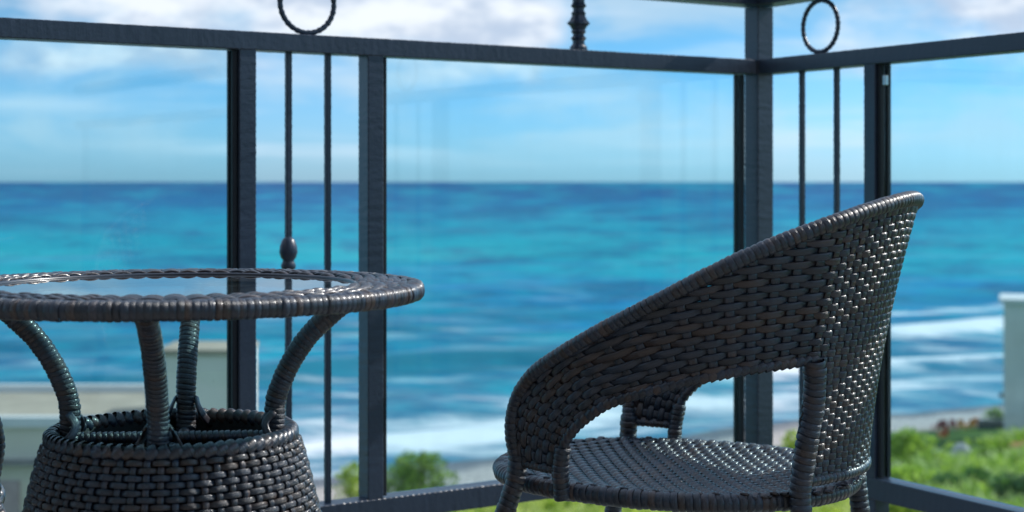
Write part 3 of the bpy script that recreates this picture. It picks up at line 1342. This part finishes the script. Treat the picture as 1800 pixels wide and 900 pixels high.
# loose streaks of foam and glitter over the whole inshore water
lv3 = nt.xyz(nt.m('MULTIPLY', nt.m('DIVIDE', X_, dist), 9.0), nt.m('MULTIPLY', ld, 34.0), 9.0)
st = nt.noise(lv3, 1.0, 5, 0.62, 0.3)
near_f = nt.sstep(g, 0.08, 0.42)
fm = nt.m('MAXIMUM', fm, nt.m('MULTIPLY', nt.sstep(st, 0.50, 0.74), nt.m('ADD', 0.06, nt.m('MULTIPLY', near_f, 0.50))))
col = nt.mix(fm, col, (0.78, 0.84, 0.86))
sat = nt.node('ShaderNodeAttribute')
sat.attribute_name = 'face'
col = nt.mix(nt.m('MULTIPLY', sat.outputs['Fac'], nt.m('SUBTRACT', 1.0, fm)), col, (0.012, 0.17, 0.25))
nm = nt.bump(nt.noise(geo.outputs['Position'], 0.6, 5, 0.6), 0.4, 0.4)
finish(nt, principled(nt, col, 0.55, 0.05, 0.0, nm))

rows_ = [30.0]
yy = 2300.0
Ds = []
# rows evenly spread in 1/D (finer near), then coarse to the horizon
inv = np.concatenate([np.linspace(1 / 55.0, 1 / 900.0, 420), np.linspace(1 / 900.0, 1 / 60000.0, 40)[1:]])
Ds = 1.0 / inv
angs = np.concatenate([np.linspace(-1.9, -0.45, 30)[:-1], np.linspace(-0.45, 0.45, 220), np.linspace(0.45, 1.9, 30)[1:]])
DD, AA = np.meshgrid(Ds, angs, indexing='ij')
XX, YY = DD * np.sin(AA), DD * np.cos(AA)
WW = (YY - SL * XX) / SQ
AL = (XX + SL * YY) / SQ
WW2 = WW + 3.0 * np.sin(AL * 0.035 + 1.0) + 1.6 * np.sin(AL * 0.11) + 0.5 * np.sin(AL * .31 + 2)


def bell(x, c_, s_):
    return np.exp(-((x - c_) / s_) ** 2)


far = np.clip((AL - 125) / 45, 0, 1)            # breaking towards the right
mid = np.clip((AL + 30) / 60, 0, 1)
foam = 1.15 * bell(WW2, 186, 7) * np.clip((AL - 165) / 20, 0, 1) + 0.95 * bell(WW2, 153, 3.6) * np.clip((AL - 100) / 40, 0, 1)
foam += 0.62 * bell(WW2, 132, 7) * (1 - np.clip((AL - 110) / 40, 0, 1)) + 0.42 * bell(WW2, 140, 13)
foam += 0.35 * bell(WW2, 122, 2.0) + 0.55 * bell(WW2, 214, 5) * far + 0.35 * bell(WW2, 170, 10) * far
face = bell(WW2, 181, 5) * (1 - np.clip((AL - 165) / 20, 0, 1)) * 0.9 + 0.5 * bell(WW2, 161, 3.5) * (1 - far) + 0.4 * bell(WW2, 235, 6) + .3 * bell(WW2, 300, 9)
hz = 1.6 * bell(WW2, 186, 7) + 0.8 * bell(WW2, 153, 5) + .6 * bell(WW2, 131, 5) + 1.0 * bell(WW2, 240, 8) + 0.8 * bell(WW2, 305, 10)
hz += 0.25 * np.sin(WW2 * .5 + AL * .05) * np.clip(1 - (DD - 150) / 500, 0, 1)
ZZ = SEA_Z + hz * np.clip((WW - 118) / 12, 0, 1)
nr_, nc_ = DD.shape
verts = np.stack([XX, YY, ZZ], -1).reshape(-1, 3)
idx = np.arange(nr_ * nc_).reshape(nr_, nc_)
quads = np.stack([idx[:-1, :-1], idx[:-1, 1:], idx[1:, 1:], idx[1:, :-1]], -1).reshape(-1, 4)
me = bpy.data.meshes.new('sea')
me.from_pydata(verts.tolist(), [], quads.tolist())
me.polygons.foreach_set('use_smooth', [True] * len(me.polygons))
for nm_, ar in (('foam', foam), ('face', face)):
    at = me.attributes.new(nm_, 'FLOAT', 'POINT')
    at.data.foreach_set('value', ar.reshape(-1).astype(np.float32))
sea = link('sea', me, None, m_sea)
sea['kind'] = 'structure'

# land ----------------------------------------------------------
LT = [(-60000, -6.0), (-20, -6.0), (5, -8.0), (30, -11.5), (60, -15.5), (80, -19.2), (88, -20.9), (97, -21.5), (102, -22.3), (121, -24.2), (135, -27.5), (170, -34.0)]


def land_h(w, a):
    for (w0, z0), (w1, z1) in zip(LT, LT[1:]):
        if w <= w1:
            f = (w - w0) / (w1 - w0)
            z = z0 + (z1 - z0) * f
            break
    else:
        z = LT[-1][1]
    rough = 0.0 if w < -30 else 1.0
    if 84 < w < 106:
        rough = 0.15
    return z + rough * (0.5 * mnoise(Vector((w * .06, a * .05, 0))) + 0.2 * mnoise(Vector((w * .2, a * .2, 3))))


def shore_wob(a):
    return 2.2 * math.sin(a * .035 + 1.0) + 1.0 * math.sin(a * .11)


wl = [-60000, -20000, -6000, -2000, -600, -200, -80] + [-40 + i * 2.5 for i in range(85)]
al = [-60000, -20000, -6000, -2000, -700, -300] + [-180 + i * 4 for i in range(120)] + [320, 400, 600, 1000, 2000, 6000, 20000, 60000]
vs = []
for w in wl:
    for a in al:
        X = (a - SL * w) / SQ
        Y = (SL * a + w) / SQ
        wob = shore_wob(a) if (w > 60 and abs(a) < 500) else 0
        vs.append((X, Y, land_h(w + wob, a)))
nA = len(al)
fs = [(i * nA + j, i * nA + j + 1, (i + 1) * nA + j + 1, (i + 1) * nA + j) for i in range(len(wl) - 1) for j in range(nA - 1)]
m_land, nt = material('coast_ground')
geo = nt.node('ShaderNodeNewGeometry')
X_, Y_, Z_ = nt.sep(geo.outputs['Position'])
P_ = geo.outputs['Position']
n_ = nt.noise(P_, 0.35, 6, 0.65)
peb = nt.noise(P_, 3.0, 5, 0.75)
pebble = nt.mix(nt.sstep(peb, .35, .62), (0.20, 0.19, 0.18), (0.62, 0.58, 0.54))
wet = nt.mix(nt.sstep(peb, .35, .62), (0.07, 0.09, 0.11), (0.20, 0.23, 0.26))
pebble = nt.mix(nt.sstep(nt.m('ADD', Z_, nt.m('MULTIPLY', n_, .5)), -23.4, -22.8), wet, pebble)
grass = nt.mix(nt.sstep(n_, .35, .65), (0.030, 0.085, 0.020), (0.085, 0.17, 0.030))
earth = nt.mix(nt.sstep(nt.noise(P_, .15, 4, .6), .56, .66), grass, (0.32, 0.28, 0.22))
zz = nt.m('ADD', Z_, nt.m('MULTIPLY', nt.m('SUBTRACT', n_, 0.5), 0.5))
c_ = nt.mix(nt.sstep(zz, -22.1, -21.8), pebble, earth)
finish(nt, principled(nt, c_, 0.9, 0.15, 0, nt.bump(peb, .5, .15)))
me = bpy.data.meshes.new('ground')
me.from_pydata(vs, [], fs)
me.polygons.foreach_set('use_smooth', [True] * len(me.polygons))
ground = link('ground', me, None, m_land)
ground['kind'] = 'structure'


def ground_at(X, Y):
    w = wcoord(X, Y)
    a = (X + SL * Y) / SQ
    return land_h(w + (shore_wob(a) if w > 60 else 0), a)


def ray_ground(px, py):
    """the land point seen at a measured spot of the photograph"""
    k, m_ = (px - 900) / F_PX, (py - 319) / F_PX
    Y = 20.0
    while Y < 400:
        if CAM_H - m_ * Y < ground_at(k * Y, Y):
            break
        Y += 0.25
    return Vector((k * Y, Y, ground_at(k * Y, Y)))


# buildings -----------------------------------------------------
M_CREAM = plain('cream_render', (0.80, 0.72, 0.58), 0.85, 0.2, 0.07, 0.6)
M_TAN = plain('tan_flat_roof', (0.42, 0.36, 0.28), 0.9, 0.2, 0.15, 0.8)
M_WHITE = plain('white_paint', (0.76, 0.76, 0.74), 0.7, 0.3, 0.05, 1.0)
M_GREYW = plain('grey_white_render', (0.80, 0.77, 0.69), 0.85, 0.2, 0.06, 0.5)
M_DARKW = plain('dark_window', (0.05, 0.06, 0.07), 0.15, 0.6)
M_PINKW = plain('rosy_shutter', (0.50, 0.38, 0.37), 0.7, 0.3)
M_GREYT = plain('grey_coping', (0.25, 0.24, 0.23), 0.85, 0.2)


def abox(mb, x0, x1, y0, y1, z0, z1):
    return mb.box(((x0 + x1) / 2, (y0 + y1) / 2, (z0 + z1) / 2), (x1 - x0, y1 - y0, z1 - z0))


# left: nearby block with a flat roof terrace
bl = empty('apartment_building', (-10, 33, -9))
tag(bl, 'cream flat-roofed apartment block below the balcony at left, behind the table legs', 'building')
off = Vector((-10, 33, -9))


def lb(name, x0, x1, y0, y1, z0, z1, mat, parent=bl, bevel=0.0):
    mb_ = MB()
    abox(mb_, x0 - off.x, x1 - off.x, y0 - off.y, y1 - off.y, z0 - off.z, z1 - off.z)
    return mb_.build(name, mat, parent, bevel=bevel)


zr = z_at(733, 30)
lb('wall', -16.0, -6.85, 30.05, 33.9, -13.0, zr - .18, M_CREAM)
lb('roof', -16.05, -6.80, 30.2, 33.95, zr - .18, zr - .06, M_TAN)
lb('coping', -16.1, -6.75, 29.95, 30.2, zr - .19, zr + .0, M_WHITE)
lb('parapet', -16.1, -7.5, 33.95, 34.15, zr - .3, zr + .10, M_WHITE)
zt = z_at(622, 30)
lb('stair_tower', -6.75, -5.12, 29.8, 31.4, -13.0, zt, M_GREYW)
lb('tower_roof', -6.76, -5.10, 29.75, 31.45, zt, zt + .10, M_TAN)
lb('parapet', -7.25, -6.80, 31.0, 31.9, zr - .2, z_at(668, 31), M_WHITE)
zl = z_at(812, 30)
lb('ledge', -16.0, -8.95, 29.80, 30.05, zl - .04, zl + .05, M_GREYT)
zw = z_at(846, 30)
for xw in (-9.75, -11.6, -13.4):
    w_ = lb('window', xw - .30, xw + .30, 30.0, 30.07, zw - 1.3, zw, M_PINKW)
    lb('pane', xw - .24, xw + .24, 29.985, 30.0, zw - 1.24, zw - .06, M_PINKW, w_) if False else None
# copied children need the window's own space, so the sill is a sibling part
    lb('window_sill', xw - .36, xw + .36, 29.93, 30.05, zw - 1.38, zw - 1.3, M_WHITE)
ledge_r = lb('wall', -8.3, -6.9, 27.5, 29.75, -13.0, z_at(840, 28), M_GREYW)

# right: tall block on the lawn
tb = Vector(((1764 - 900) / F_PX * 129.0, 129.0, -21.2))
br = empty('white_building', tb, R(-18.2))
tag(br, 'tall off-white building beside the lawn at the right edge, above the garden chairs', 'building')


def rb(name, x0, x1, y0, y1, z0, z1, mat, parent=br, bevel=0.0):
    mb_ = MB()
    abox(mb_, x0, x1, y0, y1, z0, z1)
    return mb_.build(name, mat, parent, bevel=bevel)


HB = z_at(532, 129) - tb.z
rb('wall', 0, 14, 0, 6, -1.5, HB, M_GREYW)
rb('roof', -.35, 14.3, -.3, 6.3, HB, HB + .32, M_WHITE)
for xw in (1.15, 2.6, 5.2, 8.0):
    fr_ = rb('window', xw - .5, xw + .5, -.06, .02, 0.3, 1.3, M_DARKW)
for zf in (4.5, 8.0):
    for xw in (2.6, 5.2, 8.0):
        rb('window', xw - .5, xw + .5, -.06, .02, zf, zf + 1.3, M_DARKW)
rb('wall_lamp', -.35, 0.0, .5, .9, 4.1, 4.5, M_DARKW)

# garden terrace wall behind the loungers
gw = Vector(((1728 - 900) / F_PX * 140, 140, -21.4))
o = MB().box((2.0, 0, .45), (5.0, .3, .9)).build('retaining_wall', M_DARKW, None)
o.location = gw
tag(o, 'dark low wall at the edge of the lawn between yellow chairs and white building', 'wall')

# garden chairs -------------------------------------------------
M_RED = plain('dark_red_paint', (0.30, 0.018, 0.022), 0.5)
M_YEL = plain('orange_yellow_paint', (0.68, 0.27, 0.04), 0.5)
M_ORG = plain('bright_orange_paint', (0.75, 0.14, 0.05), 0.5)


def garden_chair(mat):
    r = empty('garden_chair')
    for i in range(5):
        o_ = MB().box((0, 0, 0), (.095, .02, .74)).build('back_slat', mat, r)
        o_.location = ((i - 2) * .105, .30, .62 + (.06 if i == 2 else .03 if i in (1, 3) else 0))
        o_.rotation_euler = (R(-18), 0, R(0))
    for i in range(4):
        o_ = MB().box((0, 0, 0), (.54, .11, .022)).build('seat_slat', mat, r)
        o_.location = (0, .16 - i * .125, .30 + i * .022)
    for s_ in (-1, 1):
        MB().box((s_ * .31, -.05, .54), (.12, .74, .022)).build('armrest', mat, r)
        MB().box((s_ * .29, -.30, .265), (.025, .10, .53)).build('leg', mat, r)
        MB().box((s_ * .29, .24, .265), (.025, .10, .53)).build('leg', mat, r)
    return r


kc = {}
specs = [(1647, 758, M_RED, 'leftmost dark red garden chair on the lawn edge'), (1661, 757, M_RED, 'middle dark red garden chair, between two red ones'),
         (1677, 756, M_RED, 'dark red garden chair next to the first yellow chair'), (1658, 772, M_ORG, 'bright orange garden chair in front of the dark red row'),
         (1690, 756, M_YEL, 'yellow-orange garden chair beside the last red chair'), (1704, 755, M_YEL, 'yellow-orange garden chair in the middle of the yellow three'),
         (1719, 753, M_YEL, 'rightmost yellow-orange garden chair by the dark low wall')]
for px, py, mat, lab in specs:
    p = ray_ground(px, py)
    if mat.name not in kc:
        r = garden_chair(mat)
        kc[mat.name] = (r, [o for o in bpy.data.objects if o.parent == r])
    else:
        r0, ch = kc[mat.name]
        r = r0.copy()
        COL.objects.link(r)
        for c0 in ch:
            c_ = c0.copy()
            COL.objects.link(c_)
            c_.parent = r
    r.location = p
    r.rotation_euler = (0, 0, R(random.uniform(140, 215)))
    tag(r, lab, 'garden chair', 'painted garden chairs on the lawn')

# vegetation ----------------------------------------------------


def leafmat(name, c1, c2):
    m, nt = material(name)
    g_ = nt.node('ShaderNodeNewGeometry')
    n = nt.noise(g_.outputs['Position'], 1.1, 4, 0.6)
    r_ = g_.outputs['Random Per Island']
    col_ = nt.mix(nt.sstep(nt.m('ADD', n, nt.m('MULTIPLY', nt.m('SUBTRACT', r_, .5), .5)), .3, .7), c1, c2)
    p = nt.node('ShaderNodeBsdfPrincipled')
    nt.put(p.inputs['Base Color'], col_)
    p.inputs['Roughness'].default_value = .55
    p.inputs['Specular IOR Level'].default_value = .3
    tl = nt.node('ShaderNodeBsdfTranslucent')
    nt.put(tl.inputs[0], nt.mix(1.0, col_, (1.3, 1.5, .5), 'MULTIPLY'))
    mx = nt.node('ShaderNodeMixShader')
    mx.inputs[0].default_value = .35
    nt.t.links.new(p.outputs[0], mx.inputs[1])
    nt.t.links.new(tl.outputs[0], mx.inputs[2])
    finish(nt, mx.outputs[0])
    return m


M_LEAF = leafmat('shrub_leaf', (0.10, 0.18, 0.03), (0.34, 0.44, 0.09))
M_LEAF2 = leafmat('lime_leaf', (0.25, 0.36, 0.06), (0.58, 0.64, 0.20))
M_LEAF3 = leafmat('grey_green_leaf', (0.06, 0.13, 0.07), (0.16, 0.27, 0.13))
M_PINK = leafmat('pink_blossom', (0.60, 0.22, 0.20), (0.75, 0.42, 0.38))
M_BARK = plain('bark', (0.09, 0.07, 0.05), 0.9)


def crown_mb(rx, ry, rz, n, leaf, seed, clumps=14, long=1.6):
    rnd = random.Random(seed)
    mb_ = MB()
    cs = []
    for _ in range(clumps):
        a, u = rnd.uniform(0, 6.28), rnd.uniform(-.6, 1)
        rr = math.sqrt(max(0, 1 - u * u)) * rnd.uniform(.35, .85)
        cs.append((Vector((rr * math.cos(a) * rx, rr * math.sin(a) * ry, u * rz * .75)), rnd.uniform(.18, .42)))
    for _ in range(n):
        c_, s_ = rnd.choice(cs)
        d = Vector((rnd.gauss(0, 1), rnd.gauss(0, 1), rnd.gauss(0, 1))).normalized() * rnd.uniform(.5, 1) ** .5
        p = c_ + Vector((d.x * rx * s_, d.y * ry * s_, d.z * rz * s_))
        t = (d + Vector((rnd.gauss(0, .6), rnd.gauss(0, .6), rnd.gauss(.3, .5)))).normalized()
        b = t.cross(Vector((rnd.gauss(0, 1), rnd.gauss(0, 1), rnd.gauss(0, 1)))).normalized()
        L = leaf * rnd.uniform(.6, 1.4)
        mb_.add([p, p + t * (L * .5) + b * (L * .5 / long), p + t * L, p + t * (L * .5) - b * (L * .5 / long)], [(0, 1, 2, 3)])
    return mb_, cs


def shrub(name, px, py_base, width_px, top_py, mat, label, cat, leaf=.22, n=1500, seed=1, group=None, dist_y=None):
    p = ray_ground(px, py_base) if dist_y is None else Vector(((px - 900) / F_PX * dist_y, dist_y, 0))
    if dist_y is not None:
        p.z = ground_at(p.x, p.y)
    rw = width_px / F_PX * p.y / 2
    h = z_at(top_py, p.y) - p.z
    r = empty(name, p)
    tag(r, label, cat, group)
    mb_, cs = crown_mb(rw, rw * .8, h * .45, int(n * .75), leaf * 1.1, seed, 20, 2.4)
    cz = h * .58
    cr_ = mb_.build('crown', mat, r)
    cr_.location = (0, 0, cz)
    mt = MB()
    mt.tube([(0, 0, -.3), (.05, .02, h * .25), (0, 0, h * .55)], [h * .045, h * .035, h * .02], 7)
    for c_, s_ in cs[:8]:
        q = c_ + Vector((0, 0, cz))
        mt.tube([(0, 0, h * .22), (q.x * .4, q.y * .4, h * .25 + (q.z - h * .25) * .6), (q.x, q.y, q.z)], [h * .022, h * .014, h * .006], 5)
    mt.build('trunk', M_BARK, r, smooth=True)
    return r


shrub('shade_tree', 745, 905, 130, 800, M_LEAF, 'bushy green tree seen through the middle pane beside the thick railing post', 'tree', .30, 2600, 3, dist_y=95)
shrub('shade_tree', 700, 905, 90, 812, M_LEAF, 'green tree crown directly right of the second post, left half of the tree pair', 'tree', .30, 1800, 4, dist_y=98)
shrub('shade_tree', 618, 900, 62, 822, M_LEAF2, 'small yellow-green tree between the thin baluster and the second post', 'tree', .26, 1400, 5, dist_y=90)
shrub('coastal_shrub', 1400, 830, 60, 762, M_LEAF2, 'lime green shrub behind the chair arm, left of the thin right-hand baluster', 'shrub', .3, 1300, 6, dist_y=112)
shrub('coastal_shrub', 1600, 850, 90, 758, M_LEAF2, 'lime green shrub just right of the chair back at the pane edge', 'shrub', .32, 1700, 7, dist_y=100)
shrub('coastal_shrub', 1645, 860, 90, 800, M_LEAF2, 'yellow-green shrub below the orange garden chair', 'shrub', .3, 1500, 8, dist_y=88)
shrub('coastal_shrub', 1745, 860, 70, 792, M_LEAF, 'mid-green shrub at the foot of the white building', 'shrub', .3, 1300, 9, dist_y=98)
shrub('flowering_shrub', 1797, 850, 44, 780, M_PINK, 'pink flowering shrub at the right edge below the white building', 'shrub', .22, 1200, 10, dist_y=100)
shrub('flowering_shrub', 1772, 850, 20, 797, M_PINK, 'small pink shrub left of the large pink one', 'shrub', .18, 500, 11, dist_y=99)
shrub('coastal_shrub', 1700, 880, 120, 832, M_LEAF3, 'grey-green shrub low behind the sloping bottom rail at right', 'shrub', .3, 1900, 12, dist_y=72)
shrub('coastal_shrub', 1790, 890, 110, 838, M_LEAF3, 'grey-green shrub in the bottom right corner of the pane', 'shrub', .3, 1700, 13, dist_y=66)
shrub('coastal_shrub', 1600, 900, 110, 826, M_LEAF2, 'bright green shrub behind the base of the right-hand post', 'shrub', .3, 1700, 14, dist_y=74)
shrub('coastal_shrub', 960, 900, 90, 868, M_LEAF2, 'low green shrub glimpsed under the chair seat beside its front leg', 'shrub', .3, 1200, 15, dist_y=105)
shrub('coastal_shrub', 1570, 900, 120, 880, M_LEAF, 'green shrub under the right bottom rail beside the pale pillar', 'shrub', .3, 1500, 16, dist_y=60)
shrub('hedge_shrub', 1752, 740, 40, 722, M_LEAF, 'dark green hedge bush above the dark low wall beside the white building', 'shrub', .25, 900, 17, dist_y=144)

# tall grass and ground cover on the bank
rnd = random.Random(21)
mb = MB()
for _ in range(8200):
    Yg = rnd.uniform(45, 118)
    Xg = Yg * rnd.uniform(-.10, .40)
    w = wcoord(Xg, Yg)
    if w > 97 or (w > 86 and rnd.random() < .8 and Xg > 12):
        continue
    z = ground_at(Xg, Yg)
    h = rnd.uniform(.6, 1.7) * (0.4 if w > 74 else 1)
    if mnoise(Vector((Xg * .12, Yg * .09, 7))) < (0.12 if w > 62 else -.25):
        continue
    for b_ in range(7):
        a = rnd.uniform(0, 6.28)
        l = Vector((math.cos(a), math.sin(a), 0)) * rnd.uniform(.2, .8) * h
        s_ = Vector((-math.sin(a), math.cos(a), 0)) * rnd.uniform(.04, .10)
        p = Vector((Xg + rnd.uniform(-.2, .2), Yg + rnd.uniform(-.2, .2), z - .05))
        m1 = p + l * .35 + UP * h * .7
        m2 = p + l + UP * h * rnd.uniform(.75, 1.05)
        mb.add([p - s_ * .6, p + s_ * .6, m1 + s_, m1 - s_, m2], [(0, 1, 2, 3), (3, 2, 4)])
tg = mb.build('tall_grass', M_LEAF2, None)
tg['kind'] = 'stuff'
tag(tg, 'long bright green grass covering the bank below the balcony', 'grass')

# pale boulders on the bank
M_STONE = plain('pale_stone', (0.50, 0.48, 0.46), 0.9, .2, .2, 1.5, .3)
for i, (px, py, s_, lab) in enumerate([(1643, 800, .9, 'pale grey boulder in the shrubs below the garden chairs'), (1662, 812, 1.1, 'larger pale boulder to the lower right of the first'),
                                      (1690, 790, .7, 'small pale boulder on the lawn edge right of the others')]):
    p = ray_ground(px, py)
    p = Vector(((px - 900) / F_PX * 96, 96, 0))
    p.z = ground_at(p.x, p.y)
    zt_ = z_at(py - 8, 96)
    hh = max(.6, zt_ - p.z)
    mb_ = MB()
    n = 10
    prof_ = [(.9, -.2), (1.05, .25), (.95, .6), (.65, .88), (.25, 1.0)]
    vs_, fs_ = [], []
    for r_, z_ in prof_:
        for q in range(n):
            a = 2 * math.pi * q / n
            k = 1 + .22 * mnoise(Vector((math.cos(a) * 1.3 + i * 7, math.sin(a) * 1.3, z_ * 1.5)))
            vs_.append((r_ * math.cos(a) * s_ * k, r_ * math.sin(a) * s_ * .8 * k, z_ * hh * k))
    for r_ in range(len(prof_) - 1):
        for q in range(n):
            j = (q + 1) % n
            fs_.append((r_ * n + q, r_ * n + j, (r_ + 1) * n + j, (r_ + 1) * n + q))
    fs_.append(tuple((len(prof_) - 1) * n + q for q in range(n)))
    mb_.add(vs_, fs_)
    o = mb_.build('boulder', M_STONE, None)
    o.location = p
    tag(o, lab, 'boulder')

# pale gate pillar seen under the right bottom rail
p = Vector(((1524 - 900) / F_PX * 52, 52, 0))
p.z = ground_at(p.x, p.y)
hp = z_at(862, 52) - p.z
pil = empty('garden_pillar', p)
tag(pil, 'pale rendered garden pillar under the bottom rail right of the chair leg', 'pillar')
MB().box((0, 0, hp / 2 - .3), (.34, .34, hp + .4)).build('shaft', M_GREYW, pil)
MB().box((0, 0, hp - .02), (.44, .44, .12)).build('cap', M_WHITE, pil)
